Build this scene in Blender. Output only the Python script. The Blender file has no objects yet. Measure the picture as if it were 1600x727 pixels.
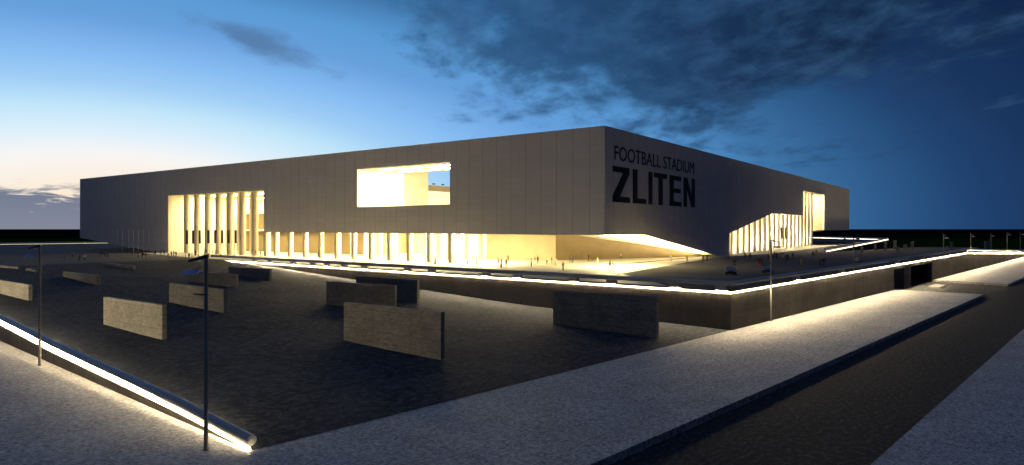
import bpy, bmesh, math, random
from mathutils import Vector, Matrix
from mathutils.geometry import tessellate_polygon
random.seed(7)
R = math.radians
S = bpy.context.scene
COL = S.collection

# ------------------------------------------------------------------ survey
# The place is laid out in metres: the camera stands 13.1 m above the pavement, looks along +Y.
H, F, HY = 13.1, 1047.0, 357.6
def zp(x, y):                       # the raised terrace has a slight fall
    return 5.1 + .0045*(x-28) + .0024*(y-86)
def G(px, py, zf):                  # survey sighting -> ground point (zf: height or height function)
    z = zf if not callable(zf) else 3.0
    for _ in range(60):
        d = F*(H-z)/(py-HY); x = (px-800)/F*d
        if not callable(zf): break
        z = .5*z+.5*zf(x, d)
    return Vector((x, d, z))
def hgt(p, py):                     # height of a sighting above the same spot
    return H-(py-HY)*p.y/F
C0 = Vector((28.2, 86.3)); U = Vector((.681, .731)).normalized(); W = Vector((U.y, -U.x))
VL = Vector((-.752, .658)).normalized()
T0 = C0-U*64
def UW(u, w): return C0+U*u+W*w
K = Vector((18.25, 131.8)); BL = Vector((-.808, .589)).normalized(); BR = Vector((.5895, .8078)).normalized()
def B(t, s): return K+BL*t+BR*s
def B3(t, s, z): p = B(t, s); return Vector((p.x, p.y, z))
def zB(t, s): p = B(t, s); return zp(p.x, p.y)
def sol_t(px):                      # station along the long facade
    k = (px-800)/F; return (K.x-k*K.y)/(-BL.x+k*BL.y)
def sol_s(px):
    k = (px-800)/F; return (k*K.y-K.x)/(BR.x-k*BR.y)
PROF = [(-5, 0), (0, .004), (20, .06), (39, .16), (58.6, .33), (94.3, .62), (115, .80), (139, .97), (149, 1.0), (600, 1.0)]
def prof(t):
    for (a, fa), (b, fb) in zip(PROF, PROF[1:]):
        if t <= b: return fa+(fb-fa)*max(0, (t-a)/(b-a))
    return 1
def plaza_t(x, y):                  # distance up the ramp from its foot (foot runs along U)
    n = Vector((-U.y, U.x)); return (Vector((x, y))-C0).dot(n)/VL.dot(n)
def zplaza(x, y): return max(.004, prof(plaza_t(x, y))*zp(x, y))

# ------------------------------------------------------------------ mesh helpers
ORG = {}
def v3(p, z=None): return Vector((p[0], p[1], p[2] if z is None else z))
class MB:
    def __init__(s): s.v = []; s.f = []; s.m = []; s.uv = {}
    def face(s, pts, m=0):
        i = len(s.v); s.v += [Vector(p) for p in pts]; s.f.append(list(range(i, i+len(pts)))); s.m.append(m)
    def hexa(s, b, t, m=0):          # bottom loop, top loop (same count)
        i = len(s.v); n = len(b); s.v += [Vector(p) for p in b]+[Vector(p) for p in t]
        s.f.append([i+k for k in range(n)][::-1]); s.m.append(m)
        s.f.append([i+n+k for k in range(n)]); s.m.append(m)
        for k in range(n):
            s.f.append([i+k, i+(k+1) % n, i+n+(k+1) % n, i+n+k]); s.m.append(m)
        return s
    def box(s, c, d, rz=0, m=0, tap=1.0):
        ca, sa = math.cos(rz), math.sin(rz)
        def q(x, y, z): return Vector((c[0]+x*ca-y*sa, c[1]+x*sa+y*ca, c[2]+z))
        x, y, z = d[0]/2, d[1]/2, d[2]/2
        return s.hexa([q(-x, -y, -z), q(x, -y, -z), q(x, y, -z), q(-x, y, -z)],
                      [q(-x*tap, -y*tap, z), q(x*tap, -y*tap, z), q(x*tap, y*tap, z), q(-x*tap, y*tap, z)], m)
    def tube(s, path, rad, seg=12, m=0, cap=True):
        path = [Vector(p) for p in path]
        rad = rad if hasattr(rad, '__len__') else [rad]*len(path)
        rings = []
        for i, p in enumerate(path):
            d = (path[min(i+1, len(path)-1)]-path[max(i-1, 0)]).normalized()
            a = Vector((0, 0, 1)) if abs(d.z) < .9 else Vector((1, 0, 0))
            x = d.cross(a).normalized(); y = d.cross(x)
            st = len(s.v); rings.append(st)
            for k in range(seg):
                an = 2*math.pi*k/seg; s.v.append(p+(x*math.cos(an)+y*math.sin(an))*rad[i])
        for a, b in zip(rings, rings[1:]):
            for k in range(seg):
                s.f.append([a+k, a+(k+1) % seg, b+(k+1) % seg, b+k]); s.m.append(m)
        if cap:
            s.f.append([rings[0]+k for k in range(seg)][::-1]); s.m.append(m)
            s.f.append([rings[-1]+k for k in range(seg)]); s.m.append(m)
        return s
    def ball(s, c, r, m=0, seg=10, rg=7):
        c = Vector(c); r = r if hasattr(r, '__len__') else (r, r, r); st = len(s.v)
        for i in range(rg+1):
            ph = math.pi*i/rg
            for k in range(seg):
                a = 2*math.pi*k/seg
                s.v.append(c+Vector((r[0]*math.sin(ph)*math.cos(a), r[1]*math.sin(ph)*math.sin(a), r[2]*math.cos(ph))))
        for i in range(rg):
            for k in range(seg):
                s.f.append([st+i*seg+k, st+(i+1)*seg+k, st+(i+1)*seg+(k+1) % seg, st+i*seg+(k+1) % seg]); s.m.append(m)
        return s
    def plate(s, loops, to3, thick=None, m=0):
        """flat outline with holes; loops of 2-D points, to3(a, b, depth) -> 3-D"""
        flat = [p for l in loops for p in l]
        tri = tessellate_polygon([[Vector((a, b, 0)) for a, b in l] for l in loops])
        for dep in ((0,) if thick is None else (0, thick)):
            for t in tri: s.face([to3(*flat[i], dep) for i in (t if dep == 0 else t[::-1])], m)
        if thick is not None:
            for l in loops:
                for i in range(len(l)):
                    a, b = l[i], l[(i+1) % len(l)]
                    s.face([to3(*a, 0), to3(*b, 0), to3(*b, thick), to3(*a, thick)], m)
        return s
    def build(s, name, mats, parent=None, smooth=False, bevel=0, weld=True):
        org = ORG.get(parent.name, Vector((0, 0, 0))) if parent else Vector((0, 0, 0))
        me = bpy.data.meshes.new(name)
        me.from_pydata([tuple(p-org) for p in s.v], [], s.f)
        mats = mats if isinstance(mats, (list, tuple)) else [mats]
        for q in mats: me.materials.append(q)
        for p, i in zip(me.polygons, s.m): p.material_index = i
        bm = bmesh.new(); bm.from_mesh(me)
        if weld: bmesh.ops.remove_doubles(bm, verts=bm.verts, dist=1e-4)
        bmesh.ops.recalc_face_normals(bm, faces=bm.faces)
        if bevel: bmesh.ops.bevel(bm, geom=[e for e in bm.edges if e.is_manifold and e.calc_face_angle(0) > .6], offset=bevel, segments=2, affect='EDGES', profile=.6)
        bm.to_mesh(me); bm.free()
        if smooth:
            for p in me.polygons: p.use_smooth = True
            me.set_sharp_from_angle(angle=R(40))
        o = bpy.data.objects.new(name, me); COL.objects.link(o)
        if parent: o.parent = parent; ORG[o.name] = org
        return o
def tag(o, label=None, cat=None, group=None, kind=None):
    if cat and not kind: kind = 'thing'
    if label: o['label'] = label
    if cat: o['category'] = cat
    if group: o['group'] = group
    if kind: o['kind'] = kind
    return o
def thing(name, loc, label=None, cat=None, group=None):
    o = bpy.data.objects.new(name, None); COL.objects.link(o); o.location = loc
    o.empty_display_size = .3; ORG[o.name] = Vector(loc)
    return tag(o, label, cat, group)
def dup(o, loc, rz=0, parent=None):
    c = o.copy(); COL.objects.link(c)
    if parent: c.parent = parent
    else: c.location = loc; c.rotation_euler = (0, 0, rz)
    for ch in [x for x in o.children]: dup(ch, None, 0, c)
    return c

# ------------------------------------------------------------------ materials
class N:
    def __init__(s, name):
        s.m = bpy.data.materials.new(name); s.m.use_nodes = True; s.t = s.m.node_tree
        s.b = s.t.nodes['Principled BSDF']
    def n(s, ty, **kw):
        x = s.t.nodes.new(ty)
        for k, v in kw.items():
            if k in x.inputs: x.inputs[k].default_value = v
            else: setattr(x, k, v)
        return x
    def l(s, a, b): s.t.links.new(a, b)
    def math(s, op, a, b=None, c=None, clamp=False):
        x = s.t.nodes.new('ShaderNodeMath'); x.operation = op; x.use_clamp = clamp
        for i, q in enumerate((a, b, c)):
            if q is None: continue
            if isinstance(q, (int, float)): x.inputs[i].default_value = q
            else: s.l(q, x.inputs[i])
        return x.outputs[0]
    def mix(s, f, a, b, blend='MIX'):
        x = s.t.nodes.new('ShaderNodeMix'); x.data_type = 'RGBA'; x.blend_type = blend
        for q, i in ((f, 0), (a, 6), (b, 7)):
            if isinstance(q, (int, float)): x.inputs[i].default_value = q
            elif isinstance(q, (tuple, list)): x.inputs[i].default_value = (*q, 1)[:4]
            else: s.l(q, x.inputs[i])
        return x.outputs[2]
    def frame(s, ax, ay, geo=None):
        """horizontal position measured along two axes"""
        g = s.n('ShaderNodeNewGeometry').outputs['Position']
        o = []
        for a in (ax, ay):
            d = s.n('ShaderNodeVectorMath', operation='DOT_PRODUCT'); s.l(g, d.inputs[0]); d.inputs[1].default_value = a; o.append(d.outputs['Value'])
        c = s.n('ShaderNodeCombineXYZ'); s.l(o[0], c.inputs[0]); s.l(o[1], c.inputs[1])
        sep = s.n('ShaderNodeSeparateXYZ'); s.l(g, sep.inputs[0]); s.l(sep.outputs[2], c.inputs[2])
        return c.outputs[0], o[0], o[1], sep.outputs[2]
    def noise(s, vec, scale, detail=6, rough=.6, dist=0):
        x = s.n('ShaderNodeTexNoise'); x.inputs['Scale'].default_value = scale; x.inputs['Detail'].default_value = detail
        x.inputs['Roughness'].default_value = rough; x.inputs['Distortion'].default_value = dist
        if vec is not None: s.l(vec, x.inputs['Vector'])
        return x.outputs['Fac']
    def scale(s, vec, sc):
        x = s.n('ShaderNodeVectorMath', operation='MULTIPLY'); s.l(vec, x.inputs[0]); x.inputs[1].default_value = sc; return x.outputs[0]
    def ss(s, x, a, b):
        r = s.n('ShaderNodeMapRange', interpolation_type='SMOOTHSTEP'); s.l(x, r.inputs[0])
        r.inputs[1].default_value = a; r.inputs[2].default_value = b; return r.outputs[0]
    def line(s, x, period, width):
        """1 on a thin joint every period"""
        a = s.math('DIVIDE', x, period); a = s.math('FRACT', a); a = s.math('SUBTRACT', a, .5); a = s.math('ABSOLUTE', a)
        return s.math('GREATER_THAN', a, .5-width/period/2)
    def bump(s, h, strength, dist):
        x = s.n('ShaderNodeBump'); x.inputs['Strength'].default_value = strength; x.inputs['Distance'].default_value = dist
        s.l(h, x.inputs['Height']); s.l(x.outputs[0], s.b.inputs['Normal'])
    def done(s, col, rough=.8, spec=.3, metal=0):
        if isinstance(col, tuple): s.b.inputs['Base Color'].default_value = (*col, 1)
        else: s.l(col, s.b.inputs['Base Color'])
        if isinstance(rough, (int, float)): s.b.inputs['Roughness'].default_value = rough
        else: s.l(rough, s.b.inputs['Roughness'])
        s.b.inputs['Specular IOR Level'].default_value = spec; s.b.inputs['Metallic'].default_value = metal
        return s.m
U3 = (U.x, U.y, 0); W3 = (W.x, W.y, 0); BL3 = (BL.x, BL.y, 0); BR3 = (BR.x, BR.y, 0); V3 = (VL.x, VL.y, 0)

def m_sidewalk():
    n = N('sidewalk_concrete'); vec, u, w, z = n.frame(U3, W3)
    a = n.noise(vec, .22, 5, .6); b = n.noise(vec, 1.6, 8, .7, .4); c = n.noise(n.scale(vec, (3.0, 7.0, 5.0)), 1.0, 6, .75)
    f = n.noise(n.scale(vec, (1.0, 1.25, 1)), 3.4, 6, .9)
    col = n.mix(n.ss(a, .3, .72), (.29, .285, .29), (.44, .43, .425))
    col = n.mix(n.ss(b, .40, .58), n.mix(.6, col, (.12, .12, .12)), col)
    col = n.mix(n.math('MULTIPLY', n.ss(c, .56, .72), .55), col, (.13, .13, .135))
    col = n.mix(n.math('MULTIPLY', n.ss(f, .51, .58), .7), col, (.66, .65, .63))
    col = n.mix(n.math('MULTIPLY', n.ss(f, .48, .41), .8), col, (.085, .085, .085))
    j = n.math('MAXIMUM', n.line(n.math('ADD', w, 3.2), 8.0, .05), n.line(u, 24, .05))
    kb = n.math('MULTIPLY', n.math('GREATER_THAN', w, 15.55), n.math('LESS_THAN', w, 16.2))
    j = n.math('MAXIMUM', j, n.math('MULTIPLY', kb, n.math('MAXIMUM', n.line(u, 1.8, .05), n.math('LESS_THAN', w, 15.6))))
    col = n.mix(n.math('MULTIPLY', j, .7), col, (.09, .09, .09))
    n.bump(n.math('ADD', n.math('MULTIPLY', f, .8), b), 1.0, .08)
    return n.done(col, .72, .3)
def m_plaza():
    n = N('plaza_paving'); vec, u, w, z = n.frame(U3, W3)
    a = n.noise(vec, .12, 5, .6); b = n.noise(n.scale(vec, (.9, 2.2, 1)), 1.2, 7, .7); f = n.noise(n.scale(vec, (.85, 1.0, 1)), 1.5, 6, .9)
    col = n.mix(n.ss(a, .38, .62), (.022, .027, .038), (.042, .047, .060))
    col = n.mix(n.math('MULTIPLY', n.ss(b, .5, .62), .55), col, (.050, .051, .055))
    col = n.mix(n.math('MULTIPLY', n.ss(f, .48, .42), .7), col, (.006, .007, .010))
    col = n.mix(n.math('MULTIPLY', n.ss(f, .51, .58), .75), col, (.10, .10, .10))
    j = n.math('MAXIMUM', n.line(u, 8.0, .09), n.line(w, 8.0, .14))
    col = n.mix(n.math('MULTIPLY', j, .85), col, (.006, .015, .016))
    n.bump(n.math('ADD', f, b), 1.0, .10)
    return n.done(col, .85, .08)
def m_terrace():
    n = N('terrace_paving'); vec, u, w, z = n.frame(BL3, BR3)
    a = n.noise(vec, .1, 5, .6); f = n.noise(vec, 6, 3, .7)
    col = n.mix(n.ss(a, .3, .7), (.075, .072, .076), (.11, .106, .108))
    col = n.mix(n.math('MULTIPLY', n.ss(f, .45, .7), .4), col, (.11, .11, .11))
    j = n.math('MAXIMUM', n.line(u, 6.0, .06), n.line(w, 6.0, .06))
    col = n.mix(n.math('MULTIPLY', j, .5), col, (.03, .03, .03))
    n.bump(f, .5, .02)
    return n.done(col, .9, .04)
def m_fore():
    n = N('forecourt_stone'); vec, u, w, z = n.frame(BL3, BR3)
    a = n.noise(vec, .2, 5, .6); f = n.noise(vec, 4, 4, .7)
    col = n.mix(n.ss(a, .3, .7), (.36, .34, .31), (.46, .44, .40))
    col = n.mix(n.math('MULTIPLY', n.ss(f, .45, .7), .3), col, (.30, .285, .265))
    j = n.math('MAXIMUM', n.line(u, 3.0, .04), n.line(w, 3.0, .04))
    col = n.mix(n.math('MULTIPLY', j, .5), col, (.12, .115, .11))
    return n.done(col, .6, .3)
def m_road():
    n = N('road_asphalt'); vec, u, w, z = n.frame(U3, W3)
    vo = n.n('ShaderNodeTexVoronoi'); vo.inputs['Scale'].default_value = 4.5; n.l(vec, vo.inputs['Vector'])
    f = n.noise(n.scale(vec, (.9, 1.3, 1)), 2.0, 7, .88); a = n.noise(vec, .15, 4, .6)
    col = n.mix(n.ss(a, .3, .7), (.005, .006, .009), (.009, .010, .014))
    col = n.mix(n.math('MULTIPLY', n.ss(f, .515, .565), .95), col, (.052, .057, .068))
    col = n.mix(n.math('MULTIPLY', n.ss(f, .49, .44), .9), col, (.003, .008, .009))
    n.bump(n.math('ADD', f, n.math('MULTIPLY', vo.outputs['Distance'], .6)), 1.0, .12)
    return n.done(col, .8, .25)
def m_wall(name, c1, c2, ax, panel, hj):
    """board marked cast concrete: vertical drips, shutter joints"""
    n = N(name); vec, a, b, z = n.frame(ax, (0, 0, 1))
    big = n.noise(vec, .18, 5, .6); st = n.noise(n.scale(vec, (1.3, .16, .16)), 1.0, 6, .7)
    fi = n.noise(n.scale(vec, (1.5, 4, 4)), 1.4, 7, .75)
    col = n.mix(n.ss(big, .3, .7), c1, c2)
    col = n.mix(n.math('MULTIPLY', n.ss(st, .48, .72), .5), col, tuple(q*.5 for q in c1))
    col = n.mix(n.math('MULTIPLY', n.ss(fi, .5, .72), .5), col, tuple(q*.55 for q in c1))
    col = n.mix(n.math('MULTIPLY', n.ss(fi, .45, .3), .4), col, tuple(min(.6, q*1.4) for q in c2))
    j = n.math('MAXIMUM', n.line(a, panel, .05), n.line(n.math('ADD', z, .4), hj, .04))
    col = n.mix(n.math('MULTIPLY', j, .55), col, tuple(q*.35 for q in c1))
    n.bump(n.math('SUBTRACT', n.math('ADD', fi, n.math('MULTIPLY', st, .5)), j), .7, .04)
    return n.done(col, .85, .2)
def m_slab():
    n = N('board_marked_concrete'); vec, a, b, z = n.frame(BL3, (0, 0, 1))
    big = n.noise(vec, .35, 5, .65); bd = n.noise(n.scale(vec, (.35, .35, 3.2)), 1.5, 6, .8); fi = n.noise(n.scale(vec, (1.2, 1.2, 2.5)), 1.6, 6, .85)
    st = n.noise(n.scale(vec, (1.6, 1.6, .2)), 1.0, 5, .7)
    col = n.mix(n.ss(big, .3, .7), (.145, .141, .131), (.215, .209, .195))
    col = n.mix(n.math('MULTIPLY', n.ss(bd, .52, .62), .65), col, (.085, .078, .066))
    col = n.mix(n.math('MULTIPLY', n.ss(fi, .5, .6), .5), col, (.28, .273, .255))
    col = n.mix(n.math('MULTIPLY', n.ss(fi, .47, .40), .5), col, (.09, .083, .072))
    col = n.mix(n.math('MULTIPLY', n.ss(st, .55, .72), .4), col, (.10, .092, .08))
    j = n.math('MAXIMUM', n.line(a, 6.1, .07), n.math('MULTIPLY', n.line(n.math('ADD', z, .3), 1.15, .06), .7))
    col = n.mix(n.math('MULTIPLY', j, .6), col, (.055, .05, .043))
    n.bump(n.math('SUBTRACT', n.math('ADD', fi, bd), j), .8, .05)
    return n.done(col, .85, .2)
def m_facade(name, ax):
    n = N(name); vec, a, b, z = n.frame(ax, (0, 0, 1))
    off = n.math('MULTIPLY', n.math('FLOOR', n.math('DIVIDE', z, 1.35)), 1.7)
    big = n.noise(vec, .05, 4, .6); st = n.noise(n.scale(vec, (.9, .05, .05)), 1.0, 4, .6)
    # every cassette a hair different
    cell = n.n('ShaderNodeCombineXYZ'); n.l(n.math('FLOOR', n.math('DIVIDE', a, 3.9)), cell.inputs[0]); n.l(n.math('FLOOR', n.math('DIVIDE', z, 1.35)), cell.inputs[1])
    wn = n.n('ShaderNodeTexWhiteNoise'); n.l(cell.outputs[0], wn.inputs['Vector'])
    col = n.mix(n.ss(big, .3, .7), (.57, .53, .49), (.64, .60, .555))
    col = n.mix(n.math('MULTIPLY', wn.outputs['Value'], .22), col, (.46, .43, .40))
    col = n.mix(n.math('MULTIPLY', n.ss(st, .5, .75), .25), col, (.42, .39, .36))
    jv = n.line(a, 3.9, .12); jh = n.line(z, 1.35, .05)
    col = n.mix(n.math('MULTIPLY', jv, .45), col, (.09, .036, .034))
    col = n.mix(n.math('MULTIPLY', jh, .22), col, (.09, .046, .043))
    n.bump(n.math('SUBTRACT', 1.0, n.math('MAXIMUM', jv, jh)), .4, .03)
    return n.done(col, .62, .25)
def m_plain(name, c, rough=.6, spec=.3, metal=0, var=.12, scale=.8):
    n = N(name); g = n.n('ShaderNodeNewGeometry').outputs['Position']
    a = n.noise(g, scale, 5, .6)
    col = n.mix(n.ss(a, .3, .7), tuple(q*(1-var) for q in c), tuple(min(1, q*(1+var)) for q in c))
    return n.done(col, rough, spec, metal)
def m_emit(name, c, L):
    n = N(name); n.b.inputs['Base Color'].default_value = (.8, .8, .8, 1)
    n.b.inputs['Emission Color'].default_value = (*c, 1); n.b.inputs['Emission Strength'].default_value = L
    return n.m
def m_grass(name, c):
    n = N(name); g = n.n('ShaderNodeNewGeometry').outputs['Position']
    a = n.noise(g, .02, 6, .7); b = n.noise(g, .5, 5, .7)
    col = n.mix(n.ss(a, .3, .7), tuple(q*.55 for q in c), c); col = n.mix(n.math('MULTIPLY', n.ss(b, .4, .7), .5), col, tuple(q*.4 for q in c))
    return n.done(col, 1, 0)

M = dict(side=m_sidewalk(), plaza=m_plaza(), terr=m_terrace(), fore=m_fore(), road=m_road(),
         wallU=m_wall('street_wall_concrete', (.095, .083, .07), (.15, .132, .112), U3, 12.5, 2.45),
         wallV=m_wall('ramp_wall_concrete', (.095, .083, .07), (.15, .132, .112), V3, 12.5, 2.45),
         slab=m_slab(),
         facL=m_facade('facade_cassettes', BL3), facR=m_facade('facade_cassettes_side', BR3),
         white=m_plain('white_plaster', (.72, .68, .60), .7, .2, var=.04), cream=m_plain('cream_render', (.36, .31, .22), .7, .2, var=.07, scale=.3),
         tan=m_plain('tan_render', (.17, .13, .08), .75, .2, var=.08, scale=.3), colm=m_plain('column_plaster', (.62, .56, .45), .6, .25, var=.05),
         tube=m_plain('tube_concrete', (.27, .27, .28), .45, .4, var=.1, scale=2), block=m_plain('block_concrete', (.42, .40, .36), .8, .2, var=.12, scale=3),
         pole=m_plain('pole_steel', (.20, .195, .18), .5, .3, 0, var=.06), dark=m_plain('dark_steel', (.035, .04, .05), .4, .5, .4),
         panel=m_plain('panel_glass', (.30, .38, .55), .15, .6, 0, var=.1, scale=6), letter=m_plain('letter_paint', (.012, .010, .009), .55, .2),
         banner=m_plain('banner_cloth', (.11, .11, .115), .9, .1), fpole=m_plain('flagpole_paint', (.22, .22, .23), .4, .4, .3),
         seat=m_plain('seating_concrete', (.6, .55, .45), .8, .2), glass=m_plain('dark_glass', (.02, .025, .03), .08, .6),
         car=m_plain('car_paint', (.035, .04, .055), .35, .5, .1), carl=m_plain('lamp_lens', (.7, .7, .68), .1, .6), tyre=m_plain('rubber', (.015, .015, .015), .9, .1),
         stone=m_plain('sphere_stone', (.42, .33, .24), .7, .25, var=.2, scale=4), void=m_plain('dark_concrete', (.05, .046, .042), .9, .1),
         grass=m_grass('grass_blades', (.008, .035, .004)), unlit=m_grass('unlit_ground', (.006, .007, .006)), line=m_plain('drain_steel', (.02, .018, .016), .6, .3))
WARM = (1, .81, .36)
LED = (1, .79, .46)
E = dict(strip=m_emit('downlight_glow', LED, 720), street=m_emit('street_downlight_glow', LED, 700), street_lens=m_emit('street_strip_glow', LED, 9), strip_lens=m_emit('light_strip_glow', LED, 9), low=m_emit('low_downlight_glow', LED, 100), low_lens=m_emit('low_strip_glow', LED, 6),
         far=m_emit('far_downlight_glow', (1, .86, .6), 12), far_lens=m_emit('far_strip_glow', (1, .86, .6), 2.2), dim=m_emit('dim_downlight_glow', (1, .9, .5), 3), dim_lens=m_emit('dim_strip_glow', (1, .9, .5), .8),
         ceil=m_emit('ceiling_lamp_glow', WARM, 560), tall=m_emit('tall_hall_lamp_glow', WARM, 58), deep=m_emit('deep_hall_lamp_glow', WARM, 130),
         win=m_emit('gallery_lamp_glow', (1, .84, .45), 220), flo=m_emit('floor_lamp_glow', (1, .80, .40), 700), flood=m_emit('floodlight_glow', (1, .86, .5), 1300),
         side=m_emit('side_hall_lamp_glow', (1, .83, .50), 480))

# ------------------------------------------------------------------ ground, roads, paving
def sheet(name, pts, zf, mat, thick=0, step=None):
    mb = MB(); z = zf if callable(zf) else (lambda x, y: zf)
    mb.plate([[(p[0], p[1]) for p in pts]], lambda a, b, d: Vector((a, b, z(a, b)-d)), thick or None)
    return tag(mb.build(name, mat), kind='structure')
g = MB(); g.face([(-20000, -20000, -1.5), (20000, -20000, -1.5), (20000, 20000, -1.5), (-20000, 20000, -1.5)])
tag(g.build('ground', M['unlit']), kind='structure')  # far ground's lack of light is put into its near-black colour
tag(MB().hexa([(-1400, 60, -1.49), (900, 60, -1.49), (900, 1000, -1.49), (-1400, 1000, -1.49)], [(-1400, 60, -1.2), (900, 60, -1.2), (900, 1000, -1.2), (-1400, 1000, -1.2)]).build('grass_field', M['grass']),
    'dark green grass field spreading behind the stadium to the far horizon', 'grass', kind='stuff')
sheet('road', [UW(-260, 40), UW(700, 40), UW(700, 0), UW(116.2, 0), UW(116.2, -13), UW(79, -13), UW(79, 0), UW(-260, 0)], -.5, M['road'])
sheet('sidewalk', [UW(-260, 16), UW(79.5, 16), UW(79.5, .1), UW(76, -14), UW(60, -420), UW(-260, -420)], 0, M['side'], 1.0)
sheet('sidewalk', [UW(114, 16), UW(700, 16), UW(700, -.6), UW(117, -.6), UW(117, .2)], 0, M['side'], 1.0)
sheet('sidewalk', [UW(-260, 27.4), UW(700, 27.4), UW(700, 90), UW(-260, 90)], 0, M['side'], 1.0)
sheet('traffic_island', [UW(95, 3.0), UW(104, 3.0), UW(102, 5.6), UW(95, 5.6)], -.12, M['side'], .5)
# the ramped plaza
mb = MB(); nu, nt = 1, 40; ts = sorted({p[0] for p in PROF if 0 <= p[0] <= 149}|{i*149/nt for i in range(nt+1)})
for a, b in zip(ts, ts[1:]):
    q = [T0+VL*a, C0+VL*a, C0+VL*b, T0+VL*b]
    mb.face([Vector((p.x, p.y, max(.004, prof(t)*zp(p.x, p.y)))) for p, t in zip(q, (a, a, b, b))])
tag(mb.build('plaza', M['plaza']), kind='structure')
# the raised terrace
C1 = UW(165, 0)
BK0 = G(-40, 380.6, lambda x, y: zp(x, y)+.9); BK1 = G(198, 377.6, lambda x, y: zp(x, y)+.9)
bd = Vector((BK1.x-BK0.x, BK1.y-BK0.y)).normalized()
E0 = G(1291, 393, lambda x, y: zp(x, y)+.3); E1 = G(1388, 374.6, lambda x, y: zp(x, y)+.3); E2 = G(1262, 371, lambda x, y: zp(x, y)+.4)
TB = T0+VL*149; TC = C0+VL*149
b0 = Vector((BK0.x, BK0.y))-bd*60; b1 = Vector((BK1.x, BK1.y))+bd*160
terr = [C0, C1, C1+Vector((34, 44)), C1+Vector((10, 46)), Vector((E0.x+1, E0.y+1)), Vector((E1.x, E1.y)), Vector((E2.x, E2.y)), b1, b0, TB, TC]
sheet('terrace', terr, zp, M['terr'])
# pale stone forecourt under and in front of the building, bounded by a drain line
d0 = G(972, 428, zp); d1 = G(1120, 402.5, zp)
e_in = lambda t: C0+VL*t+Vector((.66, .75))*1.2
fl = [e_in(9.5), Vector((d0.x, d0.y)), Vector((d1.x, d1.y)), B(-3.5, 72), B(-7, 90), B(-7, 194), B(60, 194), B(60, 62), B(178, 62), B(178, -6), Vector((TC.x-8, TC.y+8)), e_in(145)]  # lip outside the side columns: lit floor put into pale stone, widened for bounce
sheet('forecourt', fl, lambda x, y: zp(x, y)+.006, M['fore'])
dd = (Vector((d1.x, d1.y))-Vector((d0.x, d0.y))).normalized(); dn = Vector((dd.y, -dd.x))*.28
q = [Vector((d0.x, d0.y))-dd*3, Vector((d1.x, d1.y))]
tag(MB().hexa([v3(q[0]-dn, zp(*q[0])+.004), v3(q[0]+dn, zp(*q[0])+.004), v3(q[1]+dn, zp(*q[1])+.004), v3(q[1]-dn, zp(*q[1])+.004)],
              [v3(q[0]-dn, zp(*q[0])+.02), v3(q[0]+dn, zp(*q[0])+.02), v3(q[1]+dn, zp(*q[1])+.02), v3(q[1]-dn, zp(*q[1])+.02)]).build('drain', M['line']),
    'thin dark drain line between pale forecourt and dark terrace', 'drain')

# ------------------------------------------------------------------ retaining walls and lit parapets
def zt_street(u):
    p = UW(u, 0)
    if u <= 165: return zp(p.x, p.y)
    a = zp(*UW(165, 0)); return max(.9, a+(1.0-a)*(u-165)/175)
def wall_run(mb, pts, tops, bots, inn, thick=.9):
    for (p, q), (t0, t1), (b0_, b1_) in zip(zip(pts, pts[1:]), zip(tops, tops[1:]), zip(bots, bots[1:])):
        i = inn*thick
        mb.hexa([v3(p, b0_), v3(q, b1_), v3(q+i, b1_), v3(p+i, b0_)], [v3(p, t0), v3(q, t1), v3(q+i, t1), v3(p+i, t0)])
# street wall, with the underpass
root = thing('retaining_wall', v3(C0, 0), 'long tall concrete retaining wall along the street pavement with a dark underpass', 'wall')
mb = MB(); us = [0, 20, 40, 60, 79.5]
wall_run(mb, [UW(u, 0) for u in us], [zt_street(u)-.4 for u in us], [-.6]*5, -W)
mb.build('wall_panel', M['wallU'], root)
us = [116, 140, 165, 200, 240, 290, 340, 420]
mb = MB(); wall_run(mb, [UW(u, 0) for u in us], [zt_street(u)-.4 for u in us], [-.6]*8, -W)
mb.build('wall_panel', M['wallU'], root)
us = [79.5, 95, 116]; mb = MB(); wall_run(mb, [UW(u, 0) for u in us], [zt_street(u)-.4 for u in us], [zt_street(u)-1.15 for u in us], -W)
mb.build('lintel', M['wallU'], root)
mb = MB(); p0 = UW(91, -.05); mb.box((*(UW(91.5, -1.2)), 1.9), (6.5, 2.2, 4.9), math.atan2(U.y, U.x)); mb.build('pier', M['wallU'], root)
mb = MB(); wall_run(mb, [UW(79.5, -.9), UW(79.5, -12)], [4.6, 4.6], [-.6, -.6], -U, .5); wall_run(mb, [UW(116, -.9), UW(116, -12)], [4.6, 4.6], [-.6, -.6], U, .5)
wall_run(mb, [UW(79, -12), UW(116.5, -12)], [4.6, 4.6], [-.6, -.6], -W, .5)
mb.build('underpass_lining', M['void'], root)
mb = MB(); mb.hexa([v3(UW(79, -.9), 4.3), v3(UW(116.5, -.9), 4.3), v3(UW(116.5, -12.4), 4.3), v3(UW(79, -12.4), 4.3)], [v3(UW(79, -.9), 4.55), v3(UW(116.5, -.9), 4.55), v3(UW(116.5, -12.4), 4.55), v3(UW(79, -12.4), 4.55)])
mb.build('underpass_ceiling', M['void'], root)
# wall between terrace and ramped plaza
inV = Vector((-VL.y, VL.x)); inV = inV if inV.dot(Vector((.6, .8))) > 0 else -inV
ts = [0, 10, 20, 39, 58.6, 80, 94.3, 115, 130, 139, 147]
mb = MB(); P_ = [C0+VL*t for t in ts]
wall_run(mb, P_, [zp(p.x, p.y)-.4 for p in P_], [-.3]*len(ts), inV)
o = mb.build('retaining_wall', M['wallV']); tag(o, 'stained concrete retaining wall between sloping plaza and raised terrace, tapering away', 'wall')
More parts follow.
